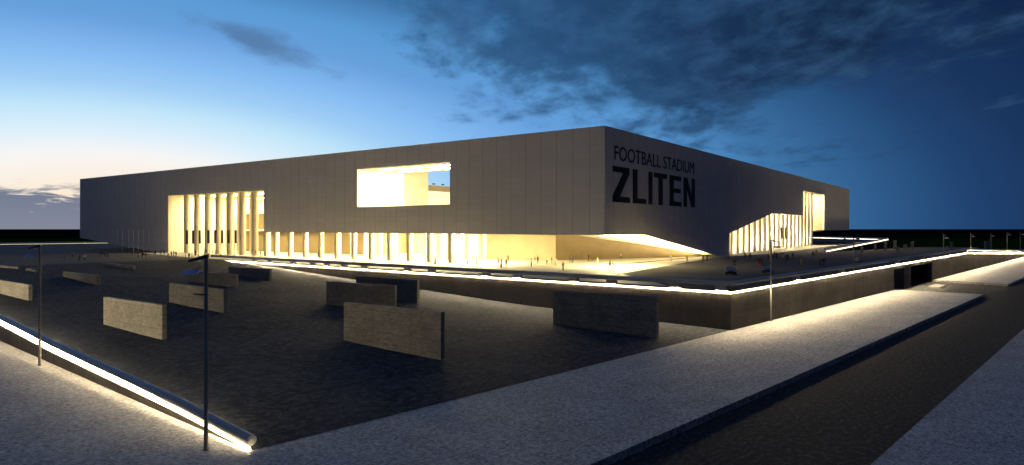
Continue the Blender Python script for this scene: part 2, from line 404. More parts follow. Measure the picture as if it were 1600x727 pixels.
# low wall under the foreground tube
ts = [.6, 10, 20, 30, 39, 50, 58.6, 75, 94.3, 115, 139, 149, 200]; P_ = [T0+VL*t for t in ts]
mb = MB(); wall_run(mb, P_, [max(.03, prof(t)*zp(p.x, p.y)*.93+.42*min(1, t/14)) for t, p in zip(ts, P_)], [-.3]*len(ts), inV, .55)
tag(mb.build('retaining_wall', M['wallV']), 'low tapering concrete kerb wall beneath the lit tube in the left foreground', 'wall')

def parapet(label, path, zf, inn, strip_h, gap, blocks, r=.33, rb=None, both=False, off=.35, setb=.06, strip='strip'):
    """concrete tube carried on blocks above a glowing strip; path = outer edge points, zf(i) = top of wall"""
    root = thing('tube_parapet', v3(path[0], zf[0]), label, 'parapet', 'lit tube parapets')
    n = len(path); sh = strip_h if hasattr(strip_h, '__len__') else [strip_h]*n; gp = gap if hasattr(gap, '__len__') else [gap]*n
    ax = [v3(p+inn*off, z+s_+g_+r) for p, z, s_, g_ in zip(path, zf, sh, gp)]
    if both: ax[0] = ax[0].lerp(ax[1], .09)
    MB().tube(ax, r, 20).build('tube', M['tube'], root, smooth=True)
    if strip:
        lens, down = MB(), MB()
        def sec(p, z, h):            # a light bar leaning out over the wall: upright lens, tilted underside
            g0, ri = (.06, .012) if both else (.11, .012)
            return [v3(p+inn*.045, z+g0), v3(p-inn*.03, z+g0+ri), v3(p-inn*.03, z+g0+h), v3(p+inn*.045, z+g0+h)]
        for i in range(n-1):
            a, b = sec(path[i], zf[i], sh[i]), sec(path[i+1], zf[i+1], sh[i+1])
            lens.hexa([a[1], b[1], b[1]+v3(inn*.03, 0), a[1]+v3(inn*.03, 0)], [a[2], b[2], b[3], a[3]])
            a_, b_ = [q-Vector((0, 0, .012)) for q in a[:2]], [q-Vector((0, 0, .012)) for q in b[:2]]
            down.hexa([a_[0], b_[0], b_[1], a_[1]], [q+Vector((0, 0, .008)) for q in (a_[0], b_[0], b_[1], a_[1])])
            if both and i > 0:
                c, d = path[i]+inn*(2*off-.04), path[i+1]+inn*(2*off-.04)
                down.hexa([v3(c, zf[i]+.05), v3(d, zf[i+1]+.05), v3(d+inn*.03, zf[i+1]+.05), v3(c+inn*.03, zf[i]+.05)], [v3(c, zf[i]+sh[i]), v3(d, zf[i+1]+sh[i+1]), v3(d+inn*.03, zf[i+1]+sh[i+1]), v3(c+inn*.03, zf[i]+sh[i])])
        lens.build('light_strip', E[strip+'_lens'], root); down.build('downlight', E[strip], root)
    L = [0]
    for p, q in zip(path, path[1:]): L.append(L[-1]+(q-p).length)
    for d in blocks:
        for i in range(n-1):
            if L[i] <= d <= L[i+1]:
                k = (d-L[i])/(L[i+1]-L[i]); p = path[i].lerp(path[i+1], k); z = zf[i]+(zf[i+1]-zf[i])*k; dr = (path[i+1]-path[i]).normalized()
                h = sh[i]+gp[i]-.004
                MB().box((*(p+inn*(off+.1)), z+h/2), (1.6, .62, h+.1), math.atan2(dr.y, dr.x)).build('support_block', M['block'], root, bevel=.02)
    return root
ts = [0, 20, 39, 58.6, 80, 94.3, 115, 130, 147]; P_ = [C0+VL*t for t in ts]
bl = [G(px, 450, 5.4) for px in ()]
def t_on_wall(px):
    k = (px-800)/F; return (C0.x-k*C0.y)/(-VL.x+k*VL.y)
parapet('concrete tube parapet on blocks over a lit strip, edge of terrace above plaza', P_, [zp(p.x, p.y)-.4 for p in P_], inV, .13, .79,
        [max(.9, t_on_wall(px)) for px in (1125, 1052, 953, 894, 806, 757, 672, 634, 566, 535, 508, 486, 455, 420, 395)])
us = [0, 40, 80, 120, 165, 200, 240, 290, 340, 420]; P_ = [UW(u, 0) for u in us]
parapet('concrete tube parapet over a lit strip, top of the street wall', P_, [zt_street(u)-.4 for u in us], -W, .13, .79, [24, 46, 84, 108, 140, 166, 200, 240, 300, 340], strip='street')
ts = [.0, 4, 10, 20, 30, 39, 50, 58.6, 75, 94.3, 115, 139, 149, 200]; P_ = [T0+VL*t for t in ts]
parapet('thick concrete tube with a bright strip underneath sloping down to the left foreground pavement', P_, [max(.03, prof(t)*zp(p.x, p.y)*.93+.42*min(1, t/14))+.005 for t, p in zip(ts, P_)], inV,
        [.12+.15*min(1, t/50) for t in ts], [.14*min(1, t/12) for t in ts], [], r=.32, both=True, off=.28, setb=.05, strip='low')
P_ = [Vector((BK0.x, BK0.y))+bd*d for d in (-60, 0, 60, (Vector((BK1.x, BK1.y))-Vector((BK0.x, BK0.y))).length+60)]
tb = parapet('distant lit tube parapet along the back edge of terrace beside the grass', P_, [zp(p.x, p.y)+.02 for p in P_], Vector((-bd.y, bd.x)), .18, .35, [20, 60, 110, 160], r=.33, strip='dim')
e0, e1, e2 = [Vector((e.x, e.y)) for e in (E0, E1, E2)]
ed = (e1-e0).normalized(); en = Vector((-ed.y, ed.x))
P_ = [e0, e0.lerp(e1, .5), e1]
parapet('distant lit tube parapet climbing diagonally behind the right end of the stadium', P_, [zp(p.x, p.y)+.02 for p in P_], en, [.3, .4, .5], .2, [60, 120], r=.33, strip='far')
mb = MB(); wall_run(mb, P_, [zp(p.x, p.y) for p in P_], [-1.5]*3, en); tag(mb.build('retaining_wall', M['void']), 'dark retaining wall under the diagonal lit tube behind the stadium', 'wall')
ed2 = (e2-e1).normalized(); P_ = [e1, e1.lerp(e2, .5), e2]
parapet('distant level lit tube parapet beyond the right end of the stadium', P_, [zp(p.x, p.y)+.02 for p in P_], Vector((-ed2.y, ed2.x)), .3, .35, [40, 110], r=.33, strip='far')
# ramp behind the far part of the street wall
mb = MB()
for a, b in zip([165, 200, 240, 290, 340], [200, 240, 290, 340, 420]):
    mb.face([v3(UW(a, -.9), zt_street(a)-.1), v3(UW(b, -.9), zt_street(b)-.1), v3(UW(b, -24), zt_street(b)-.1), v3(UW(a, -24), zt_street(a)-.1)])
tag(mb.build('ramp', M['terr']), kind='structure')

# ------------------------------------------------------------------ the stadium
BLD = thing('stadium_building', B3(0, 0, zB(0, 0)), 'huge angular grey stadium with glowing colonnades and lettering FOOTBALL STADIUM ZLITEN', 'stadium')
ZR = 33.4; TL, SL = 241.0, 263.0
tA, tB, tG, sW = sol_t(413), sol_t(263), sol_t(250), 1.0
wl, wr = sol_t(558), sol_t(703)
low = 12.05
outline = [(0, 11.85), (0, ZR), (TL, ZR), (TL, 9.4), (tG, zB(tG, 0)-.1), (tB, zB(tB, 0)-.1), (tB, 24.55), (tA, 24.55), (tA, low)]
MB().plate([outline, [(wr, 18.75), (wr, 28.6), (wl, 28.6), (wl, 18.75)]], lambda a, b, d: B3(a, d, b), sW).build('outer_wall', M['facL'], BLD)
sC, sD, sE_, sF, sG, sX = 18.5, 67.0, sol_s(1140), sol_s(1207), sol_s(1255.5), sol_s(1288)
outl = [(1.02, 11.85), (1.02, ZR-.003), (SL, ZR-.003), (SL, 12.4), (sX, 12.4), (sX, 28.2), (sG, 28.2), (sG, 18.4), (sF, 18.35), (sE_, 11.8), (sE_, zB(0, sE_)-.1), (sD, zB(0, sD)-.1), (sC, 11.75)]
MB().plate([outl], lambda a, b, d: B3(d, a, b), 1.0).build('outer_wall', M['facR'], BLD)
mb = MB(); mb.hexa([B3(TL, 1.02, 9.4), B3(TL, SL, 9.4), B3(TL-1, SL, 9.4), B3(TL-1, 1.02, 9.4)], [B3(TL, 1.02, ZR-.005), B3(TL, SL, ZR-.005), B3(TL-1, SL, ZR-.005), B3(TL-1, 1.02, ZR-.005)])
mb.build('outer_wall', M['facR'], BLD)
mb = MB(); mb.hexa([B3(1.02, SL-.01, 12.4), B3(TL-1.02, SL-.01, 12.4), B3(TL-1.02, SL-1, 12.4), B3(1.02, SL-1, 12.4)], [B3(1.02, SL-.01, ZR-.01), B3(TL-1.02, SL-.01, ZR-.01), B3(TL-1.02, SL-1, ZR-.01), B3(1.02, SL-1, ZR-.01)])
mb.build('outer_wall', M['facL'], BLD)
# roof ring
mb = MB(); rw = 17.0
for (a0, a1, c0, c1) in ((1, TL-1, 1, rw), (1, TL-1, SL-rw, SL-1), (1, rw, rw, SL-rw), (TL-rw, TL-1, rw, SL-rw)):
    mb.hexa([B3(a0, c0, ZR-1.2), B3(a1, c0, ZR-1.2), B3(a1, c1, ZR-1.2), B3(a0, c1, ZR-1.2)], [B3(a0, c0, ZR-.3), B3(a1, c0, ZR-.3), B3(a1, c1, ZR-.3), B3(a0, c1, ZR-.3)])
mb.build('roof', M['facL'], BLD)
def bquad(name, pts, mat): 
    mb = MB(); mb.face([B3(*p) for p in pts]); return mb.build(name, mat, BLD)
def bbox(name, t0, t1, s0, s1, z0, z1, mat, **kw):
    mb = MB(); mb.hexa([B3(t0, s0, z0), B3(t1, s0, z0), B3(t1, s1, z0), B3(t0, s1, z0)], [B3(t0, s0, z1), B3(t1, s0, z1), B3(t1, s1, z1), B3(t0, s1, z1)])
    return mb.build(name, mat, BLD, **kw)
zf0 = 4.4
hc = 13.0
# low colonnade hall under the long side
bbox('ceiling', 24.0, tA-.02, 1.02, 46.0, hc+.01, hc+.5, M['white'])
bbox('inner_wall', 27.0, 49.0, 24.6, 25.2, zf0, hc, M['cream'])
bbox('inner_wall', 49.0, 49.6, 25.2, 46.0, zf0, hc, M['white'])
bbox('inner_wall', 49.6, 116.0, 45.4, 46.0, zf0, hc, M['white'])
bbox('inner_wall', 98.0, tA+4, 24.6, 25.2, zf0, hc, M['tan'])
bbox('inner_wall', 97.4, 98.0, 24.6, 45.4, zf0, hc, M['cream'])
# tall colonnade hall
bbox('ceiling', tA-.5, tB+.02, 1.02, 36.0, 24.57, 25.2, M['white'])
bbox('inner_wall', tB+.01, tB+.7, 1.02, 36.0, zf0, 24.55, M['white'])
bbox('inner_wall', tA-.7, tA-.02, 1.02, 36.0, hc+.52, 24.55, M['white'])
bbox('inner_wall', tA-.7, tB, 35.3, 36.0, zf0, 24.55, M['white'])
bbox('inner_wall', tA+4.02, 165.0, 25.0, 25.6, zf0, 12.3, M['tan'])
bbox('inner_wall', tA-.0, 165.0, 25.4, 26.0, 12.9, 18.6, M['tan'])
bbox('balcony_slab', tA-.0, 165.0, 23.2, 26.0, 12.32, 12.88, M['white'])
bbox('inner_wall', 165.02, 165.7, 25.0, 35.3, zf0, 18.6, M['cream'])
# folded underside at the street corner
tw = [(27, 24.6, 12.9), (22.7, 31.9, 11.1), (13.4, 48.0, 8.67), (1.4, 68.5, 5.5)]
mb = MB(); a, b, c, d = (1.0, 1.0, 11.85), (1.0, sC, 11.72), (1.0, sD, zB(1, sD)-.05), (27, 1.0, 11.85)
for f in ((a, b, tw[0], d), (b, tw[1], tw[0]), (b, tw[2], tw[1]), (b, c, tw[2]), (c, tw[3], tw[2])):
    mb.hexa([B3(*p) for p in f], [B3(p[0], p[1], p[2]+.25) for p in f])
mb.build('soffit', M['white'], BLD)
mb = MB(); k = .4
for p, q in zip(tw, tw[1:]):
    mb.hexa([B3(p[0], p[1], zf0), B3(q[0], q[1], zf0), B3(q[0]+k, q[1]+k, zf0), B3(p[0]+k, p[1]+k, zf0)], [B3(*p), B3(*q), B3(q[0]+k, q[1]+k, q[2]), B3(p[0]+k, p[1]+k, p[2])])
mb.build('inner_wall', M['tan'], BLD)
# lifted ends
mb = MB(); f = [(tG+.2, 1.02, zB(tG, 1)+.02), (TL-1.02, 1.02, 9.42), (TL-1.02, SL-1.02, 9.42), (tG+.2, SL-1.02, zB(tG, SL))]
mb.hexa([B3(*p) for p in f], [B3(p[0], p[1], p[2]+.4) for p in f]); mb.build('soffit', M['facL'], BLD)
bbox('soffit', 1.02, 60, sX+.7, SL-1.02, 12.42, 12.9, M['facR'])
# side hall behind the short side's colonnade
bbox('inner_wall', 8.0, 8.6, sE_-.6, 190, zf0, 28.6, M['white'])
bbox('inner_wall', 8.0, 8.6, 190.02, sX+.6, 12.42, 28.6, M['cream'])
bbox('inner_wall', 1.02, 8.0, sX+.01, sX+.68, 12.42, 28.6, M['cream'])
bbox('inner_wall', 1.02, 8.0, sE_-.6, sE_-.01, zf0, 12.0, M['white'])
mb = MB()
for f in (((1.02, sE_, 11.82), (1.02, sF, 18.37), (8, sF, 18.37), (8, sE_, 11.82)), ((1.02, sF, 18.37), (1.02, sG, 18.42), (8, sG, 18.42), (8, sF, 18.37)), ((1.02, sG, 28.22), (1.02, sX, 28.22), (8, sX, 28.22), (8, sG, 28.22))):
    mb.hexa([B3(*p) for p in f], [B3(p[0], p[1], p[2]+.4) for p in f])
mb.build('ceiling', M['white'], BLD)
bbox('inner_wall', 1.02, 8.0, sG-.5, sG-.01, 18.84, 28.6, M['white'])
bbox('soffit', 1.02, 8.0, 190.0, sX, 12.0, 12.4, M['white'])
# columns
def column(t, s, r, z1, r2=None):
    p = B(t, s); z0 = zp(p.x, p.y)-.05
    MB().tube([v3(p, z0), v3(p, z1)], [r, r2 or r], 24).build('column', M['colm'], BLD, smooth=True)
for px in (280.5, 296.5, 313, 330, 348, 367, 386, 405.5): column(sol_t(px), 2.6, 1.02, 24.56)
for px in (300, 316, 333, 352): column(sol_t(px), 9.5, 1.0, 24.56)
for i in range(11): column(110.2-6.85*i, 1.9, .78, hc)
for i in range(9): column(96-6.0*i, 13.5, .62, hc)
for i in range(9): column(93-5.2*i, 25.0, .55, hc)
n_ = 20
for i in range(n_):
    s = sE_+2.4+(188.5-sE_-2.4)*i/(n_-1)
    z1 = 11.8+(18.35-11.8)*(s-sE_)/(sF-sE_) if s < sF else (18.4 if s < sG else 28.2)
    column(2.9, s, 1.15, z1)
# window gallery high in the long side
bbox('window_reveal', wl+.01, wl+.6, 1.02, 17.0, 18.2, 29.2, M['white'])
bbox('window_reveal', wr-.6, wr-.01, 1.02, 17.0, 18.2, 29.2, M['white'])
bbox('window_reveal', wr, wl, 1.02, 17.0, 28.61, 29.2, M['white'])
bbox('window_reveal', wr, wl, 1.02, 17.0, 18.2, 18.74, M['white'])
bbox('inner_wall', wl+.02, wl+.8, 17.02, 26.8, 12.6, 30.4, M['cream'])
# grandstand seen through it
st = MB(); Tt = 150
st.hexa([B3(Tt, 62, 26), B3(Tt, 215, 26), B3(Tt+1, 215, 26), B3(Tt+1, 62, 26)], [B3(Tt, 62, 33.2), B3(Tt, 215, 33.2), B3(Tt+1, 215, 33.2), B3(Tt+1, 62, 33.2)])
stand = st.build('grandstand', M['tan'], BLD)
mb = MB()
for i in range(24):
    t1, z1 = Tt-.02-i*1.7, 30.4-i*1.0
    mb.hexa([B3(t1-1.7, 62, z1-1.3), B3(t1, 62, z1-1.3), B3(t1, 215, z1-1.3), B3(t1-1.7, 215, z1-1.3)], [B3(t1-1.7, 62, z1), B3(t1, 62, z1), B3(t1, 215, z1), B3(t1-1.7, 215, z1)])
mb.build('seating_tier', M['seat'], stand)
for i in range(24):
    p = B3(Tt+.5, 64+6.2*i, 33.2); MB().tube([p, p+Vector((0, 0, .5))], .08, 6).box(p+Vector((0, 0, .75)), (1.6, .5, .55), math.atan2(BR.y, BR.x)).build('floodlight', M['dark'], stand)
bbox('pitch', 24, 108, 64, 235, 5.7, 6.2, M['grass'])
# lamps of the building, and an added one at the corner
def lamp(name, t0, t1, s0, s1, z, mat, th=.06): return bbox(name, t0, t1, s0, s1, z-th, z, mat)
lamp('ceiling_lamp', 24.5, tA-3, 4.2, 4.75, hc, E['ceil'])
lamp('ceiling_lamp', 2.0, 2.5, 2.5, 17.5, 11.68, E['ceil'])  # added lamp without a known source; its spill brightens the short facade
lamp('ceiling_lamp', 30, tA-3, 12, 12.55, hc, E['deep'])
for s in (29.0, 37.0): lamp('ceiling_lamp', 52, 95, s, s+.7, hc, E['deep'])
lamp('ceiling_lamp', tA+2, tB-2, 9.0, 13.0, 24.55, E['tall'])
lamp('ceiling_lamp', tA+2, tB-2, 28.0, 31.5, 24.55, E['tall'])
lamp('ceiling_lamp', wr+3, wl-3, 5.0, 5.7, 28.6, E['win']); lamp('ceiling_lamp', wr+3, wl-3, 12.0, 12.7, 28.6, E['win'])
for k in range(6):
    sa_, sb_ = sE_+1.5+k*18.2, sE_+1.5+k*18.2+17.6; zl = max(zB(5, sa_), zB(5, sb_))+.07
    bbox('floor_lamp', 4.9, 5.5, sa_, sb_, zl-.12, zl, E['side'])
lamp('ceiling_lamp', 4.8, 5.4, sG+1, sX-1, 28.2, E['side'])
lamp('ceiling_lamp', 4.8, 5.2, sF+1, sG-1, 18.37, E['side'])
# uplight trough along the folded edge washes the soffit
tn = Vector((-1, 0)); a, b = Vector((5.0, 12.0)), Vector((3.6, 60.0))
def trough(mb, o0, o1, z0, z1):
    q = [(a+tn*o0), (b+tn*o0), (b+tn*o1), (a+tn*o1)]
    mb.hexa([B3(p.x, p.y, zB(p.x, p.y)+z0) for p in q], [B3(p.x, p.y, zB(p.x, p.y)+z1) for p in q])
mb = MB(); trough(mb, 0, .06, 0, .085); trough(mb, .56, .62, 0, .15); tr = mb.build('uplight_trough', M['dark'], BLD)
mb = MB(); trough(mb, .08, .54, .02, .06); mb.build('floor_lamp', E['flo'], tr)
bbox('floodlight_row', 18.0, 18.3, 70, 150, 29.6, 31.0, E['flood'])
bbox('inner_wall', 17.02, 17.9, 60, 200, 24, 32.1, M['facR'])
# lettering on the short side
def letter_poly(mb, polys, s0, s1, z0, z1):
    for poly in polys: mb.plate([[(s0+(s1-s0)*x, z0+(z1-z0)*y) for x, y in poly]], lambda a, b, d: B3(-.07+d, a, b), .066)
GL = {'Z': [[(0, 1), (0, .84), (.60, .84), (0, .17), (0, 0), (1, 0), (1, .16), (.40, .16), (.97, .83), (.97, 1)]],
      'L': [[(0, 0), (1, 0), (1, .15), (.34, .155), (.34, 1), (0, 1)]], 'I': [[(0, 0), (1, 0), (1, 1), (0, 1)]],
      'T': [[(0, 1), (0, .85), (.335, .85), (.335, 0), (.665, 0), (.665, .85), (1, .85), (1, 1)]],
      'E': [[(0, 0), (1, 0), (1, .15), (.34, .155), (.34, .44), (.93, .44), (.93, .585), (.34, .585), (.34, .85), (.97, .85), (.97, 1), (0, 1)]],
      'N': [[(0, 0), (.29, 0), (.29, .60), (.69, 0), (1, 0), (1, 1), (.71, 1), (.71, .42), (.31, 1), (0, 1)]]}
for ch, a, b in (('Z', 957, 984), ('L', 988.5, 1009.5), ('I', 1013, 1019.2), ('T', 1021.5, 1042), ('E', 1046, 1064.5), ('N', 1068, 1085.5)):
    mb = MB(); letter_poly(mb, GL[ch], sol_s(a), sol_s(b), 18.5, 25.75)
    if ch == 'Z': LET = mb
    else: i = len(LET.v); LET.v += mb.v; LET.f += [[k+i for k in f] for f in mb.f]; LET.m += mb.m
LET.build('lettering', M['letter'], BLD)
fc = bpy.data.curves.new('lettering', 'FONT'); fc.body = 'FOOTBALL STADIUM'; fc.extrude = .08; fc.offset = 0; fc.resolution_u = 5; fc.size = 1
fo = bpy.data.objects.new('lettering_draft', fc); COL.objects.link(fo); bpy.context.view_layer.update()
tm = bpy.data.meshes.new_from_object(fo.evaluated_get(bpy.context.evaluated_depsgraph_get()))
bpy.data.objects.remove(fo)
xs = [v.co.x for v in tm.vertices]; ys = [v.co.y for v in tm.vertices]; sa, sb = sol_s(960), sol_s(1084.5)
for v in tm.vertices:
    fx = (v.co.x-min(xs))/(max(xs)-min(xs)); fy = (v.co.y-min(ys))/(max(ys)-min(ys))
    v.co = B3(-.07 if v.co.z > 0 else -.004, sa+(sb-sa)*fx, 27.0+2.9*fy)-ORG[BLD.name]
sx = sorted({round((v.co+ORG[BLD.name]-B3(0, sa, 27)).dot(Vector((BR.x, BR.y, 0))), 3) for v in tm.vertices})
gap = max(range(len(sx)-1), key=lambda i: sx[i+1]-sx[i]); cut = (sx[gap]+sx[gap+1])/2
for word in (0, 1):
    mb = MB()
    for p in tm.polygons:
        pts = [tm.vertices[i].co+ORG[BLD.name] for i in p.vertices]
        if ((pts[0]-B3(0, sa, 27)).dot(Vector((BR.x, BR.y, 0))) > cut) == bool(word): mb.face(pts)
    mb.build('lettering', M['letter'], BLD)

# ------------------------------------------------------------------ concrete slabs on the plaza
def slab(label, xl, ybl, ytl, xr, ybr, ytr, th=.5, zf=zplaza):
    a, b = G(xl, ybl, zf), G(xr, ybr, zf); za, zb = hgt(a, ytl), hgt(b, ytr)
    d = Vector((b.x-a.x, b.y-a.y)).normalized(); n = Vector((-d.y, d.x)); n = n if n.y > 0 else -n
    pts = [Vector((a.x, a.y)), Vector((b.x, b.y)), Vector((b.x, b.y))+n*th, Vector((a.x, a.y))+n*th]
    zz = [za, zb, zb, za]
    o = MB().hexa([v3(p, min(a.z, b.z)-.3) for p in pts], [v3(p, z) for p, z in zip(pts, zz)]).build('concrete_slab', M['slab'], bevel=.02)
    tag(o, label, 'wall', 'freestanding concrete slabs on the plaza')
slab('large pale concrete slab in the middle foreground of the plaza, nearest to the pavement edge', 537, 532, 472.5, 689, 563, 488)
slab('dark blue-grey concrete slab standing close to the terrace corner', 864, 506.3, 453.8, 1026, 528, 463)
slab('beige lit concrete slab between the two foreground lamp posts', 161.5, 507, 463.7, 253.5, 531.6, 476.5)
slab('concrete slab directly behind the nearest lamp post, its middle crossed by the pole', 264, 472.6, 442.6, 350, 489.7, 452.5)
slab('concrete slab cut by the left frame edge beside the thin lamp post', -60, 444, 428, 44.5, 470, 445)
slab('small dim concrete slab far up the plaza right of the thin lamp post', 98, 432, 424.4, 152, 446.6, 430.5)
slab('dim concrete slab at the height of the nearest lamp post\'s solar panel', 296, 441, 424.5, 368.6, 450, 429)
slab('dark concrete slab farthest up against the tapering retaining wall', 357, 428, 417, 421, 439, 420.5)
slab('very low distant concrete slab in front of the flagpoles', 160, 414, 411, 208, 421.5, 415.5)
slab('dark concrete slab partly hidden behind the large pale slab', 510, 476, 440, 617, 487, 446.5)
slab('dark concrete slab beside the retaining wall, behind two other slabs', 556, 461, 431, 652, 474, 437.5)
slab('low faint concrete slab at the far left edge of the plaza', -40, 415.5, 412, 28, 421, 417)
slab('short faint concrete slab just left of the thin lamp post', 40, 423, 419.5, 55, 425, 420)
for i, (px, yb, yt, w, lab) in enumerate([
        (1349, 393, 386, 4, 'shortest pale slab end under the diagonal lit tube'), (1370.5, 392.5, 381.7, 4, 'thin pale slab end below the middle of the diagonal lit tube'),
        (1386, 392, 376.5, 5, 'tall slab end beneath the tip of the diagonal lit tube'), (1401, 389.8, 376, 5, 'tall pale slab just beyond the tip of the diagonal lit tube'),
        (1405, 394, 386, 6, 'low brown slab in front of a tall pale one near the tube tip'), (1417, 391, 382.5, 6, 'low grey slab between two tall ones against the grass'),
        (1428, 389.6, 378, 5, 'tall dim slab against the dark grass, apart from the rest'), (1483, 390.2, 385.5, 5, 'low slab beside the lamp post at the bend of the parapet'),
        (1490, 390.2, 378.5, 5, 'tall slab at the bend of the street parapet')]):
    p = G(px, yb, zp); w_ = w*p.y/F; h = hgt(p, yt)-p.z
    o = MB().box((p.x, p.y+1.0, p.z+h/2-.05), (w_*.8, 2.4, h+.1), R(-32)).build('concrete_slab', M['slab'], bevel=.02)
    tag(o, lab, 'wall', 'small concrete slabs on the far terrace')
p = G(1544, 388, -1.2); h = 5.0
tag(MB().box((p.x, p.y, -1.2+h/2), (4, 8, h), R(-30)).build('concrete_slab', M['slab'], bevel=.02), 'lone concrete slab out on the grass behind the far lamp posts', 'wall', 'small concrete slabs on the far terrace')

# ------------------------------------------------------------------ lamp posts
def lamp_post():
    r = thing('lamp_post', (0, 0, 0))
    MB().tube([(0, 0, 0), (0, 0, 11.55)], [.13, .105], 14).build('pole', M['pole'], r, smooth=True)
    MB().tube([(0, 0, -.02), (0, 0, .04)], .19, 14).build('base_plate', M['dark'], r)
    mb = MB(); mb.hexa([(.16, -.13, 11.38), (.16, .13, 11.38), (-1.0, .17, 11.12), (-1.0, -.17, 11.12)], [(.16, -.11, 11.62), (.16, .11, 11.62), (-.98, .15, 11.26), (-.98, -.15, 11.26)])
    h = mb.build('lamp_head', M['dark'], r, bevel=.02)
    mb = MB(); mb.hexa([(-.3, -.11, 11.262), (-.3, .11, 11.262), (-.92, .13, 11.123), (-.92, -.13, 11.123)], [(-.3, -.11, 11.285), (-.3, .11, 11.285), (-.92, .13, 11.146), (-.92, -.13, 11.146)])
    MB().box((-.62, 0, 11.185), (.5, .24, .03)).build('lens', M['carl'], h)
    MB().tube([(0, 0, 10.52), (-.42, 0, 10.56)], .03, 8).build('arm', M['pole'], r)
    mb = MB(); mb.hexa([(-.38, -.22, 10.42), (-.38, .22, 10.68), (-1.4, .22, 10.60), (-1.4, -.22, 10.34)], [(-.38, -.24, 10.455), (-.38, .20, 10.715), (-1.4, .20, 10.635), (-1.4, -.24, 10.375)])
    MB.build(mb, 'solar_panel', M['panel'], r)
    mb = MB(); mb.hexa([(.1, -.09, 9.12), (.1, .09, 9.12), (-.72, .12, 9.2), (-.72, -.12, 9.2)], [(.1, -.08, 9.26), (.1, .08, 9.26), (-.72, .11, 9.27), (-.72, -.11, 9.27)])
    mb.build('lower_lamp_head', M['dark'], r, bevel=.015)
    return r
proto = lamp_post()
posts = [(322, 703, 0, 'nearest tall dark lamp post with pale solar panel, left foreground pavement'), (62, 571, 0, 'thin lamp post on the left pavement beside the lit tube'),
         (1205, 502, 180, 'lamp post on the street pavement nearest to the terrace corner'), (1334, 468, 180, 'lamp post on the street pavement before the dark underpass'),
         (1474.5, 432, 180, 'lamp post just beyond the dark underpass where the wall starts sloping down'), (1517, 420.5, 180, 'second lamp post beyond the dark underpass'),
         (1548.5, 413.5, 180, 'third lamp post beyond the dark underpass'), (1573.6, 407.6, 180, 'fourth lamp post beyond the dark underpass, second from the right frame edge'), (1594, 402.3, 180, 'farthest lamp post on the street, closest to the right frame edge')]
for i, (px, py, rz, lab) in enumerate(posts):
    p = G(px, py, 0.0); o = proto if i == 0 else dup(proto, p, R(rz))
    if i == 0: o.location = p
    tag(o, lab, 'lamp post', 'lamp posts along the pavements')

# ------------------------------------------------------------------ flagpoles and banners
def flagpole():
    r = thing('flagpole', (0, 0, 0)); MB().tube([(0, 0, 0), (0, 0, 7.6)], [.07, .05], 8).build('pole', M['fpole'], r, smooth=True)
    MB().ball((0, 0, 7.68), .13).build('finial', M['block'], r, smooth=True); return r
fp = flagpole()
nth = ['leftmost', 'second', 'third', 'fourth', 'fifth', 'sixth', 'seventh', 'eighth', 'rightmost']
for i, px in enumerate((176.5, 183.7, 191, 201.3, 208.5, 216, 224.5, 232.8, 241)):
    p = G(px, 395.5+.25*i, zp); o = fp if i == 0 else dup(fp, p)
    if i == 0: o.location = p
    tag(o, f'slim bare flagpole before the dark end of the stadium, {nth[i]} of nine' if i in (0, 8) else f'slim bare flagpole before the dark end of the stadium, {nth[i]} of nine from the left', 'flagpole', 'bare flagpoles')
def bannerpole():
    r = thing('banner_pole', (0, 0, 0)); MB().tube([(0, 0, 0), (0, 0, 8.0)], .06, 8).build('pole', M['dark'], r, smooth=True)
    MB().box((.36, 0, 5.9), (.58, .03, 3.8)).build('banner', M['banner'], r); MB().tube([(0, 0, 7.86), (.82, 0, 7.86)], .025, 6).build('banner_arm', M['dark'], r); return r
bp = bannerpole()
bn = ['leftmost of the row', 'second from the left', 'third from the left', 'fourth from the left', 'fifth from the left', 'third from the right', 'second from the right', 'rightmost of the row']
for i, (px, py) in enumerate(((290.3, 404), (300, 403.3), (310.5, 402.6), (324, 402), (334.5, 402), (345.5, 402), (355.5, 402), (366.5, 402))):
    p = G(px, py, zp); o = bp if i == 0 else dup(bp, p)
    if i == 0: o.location = p
    tag(o, f'dark vertical banner on a pole before the tall left colonnade, {bn[i]}', 'banner', 'banners before the tall left colonnade')
for px, py, lab in ((1219.5, 393.5, 'left one of a pair'), (1226, 393, 'right one of a pair')):
    o = dup(bp, G(px, py, zp)); tag(o, f'dark vertical banner on a pole before the short-side columns, {lab}', 'banner', 'banners before the short-side colonnade')

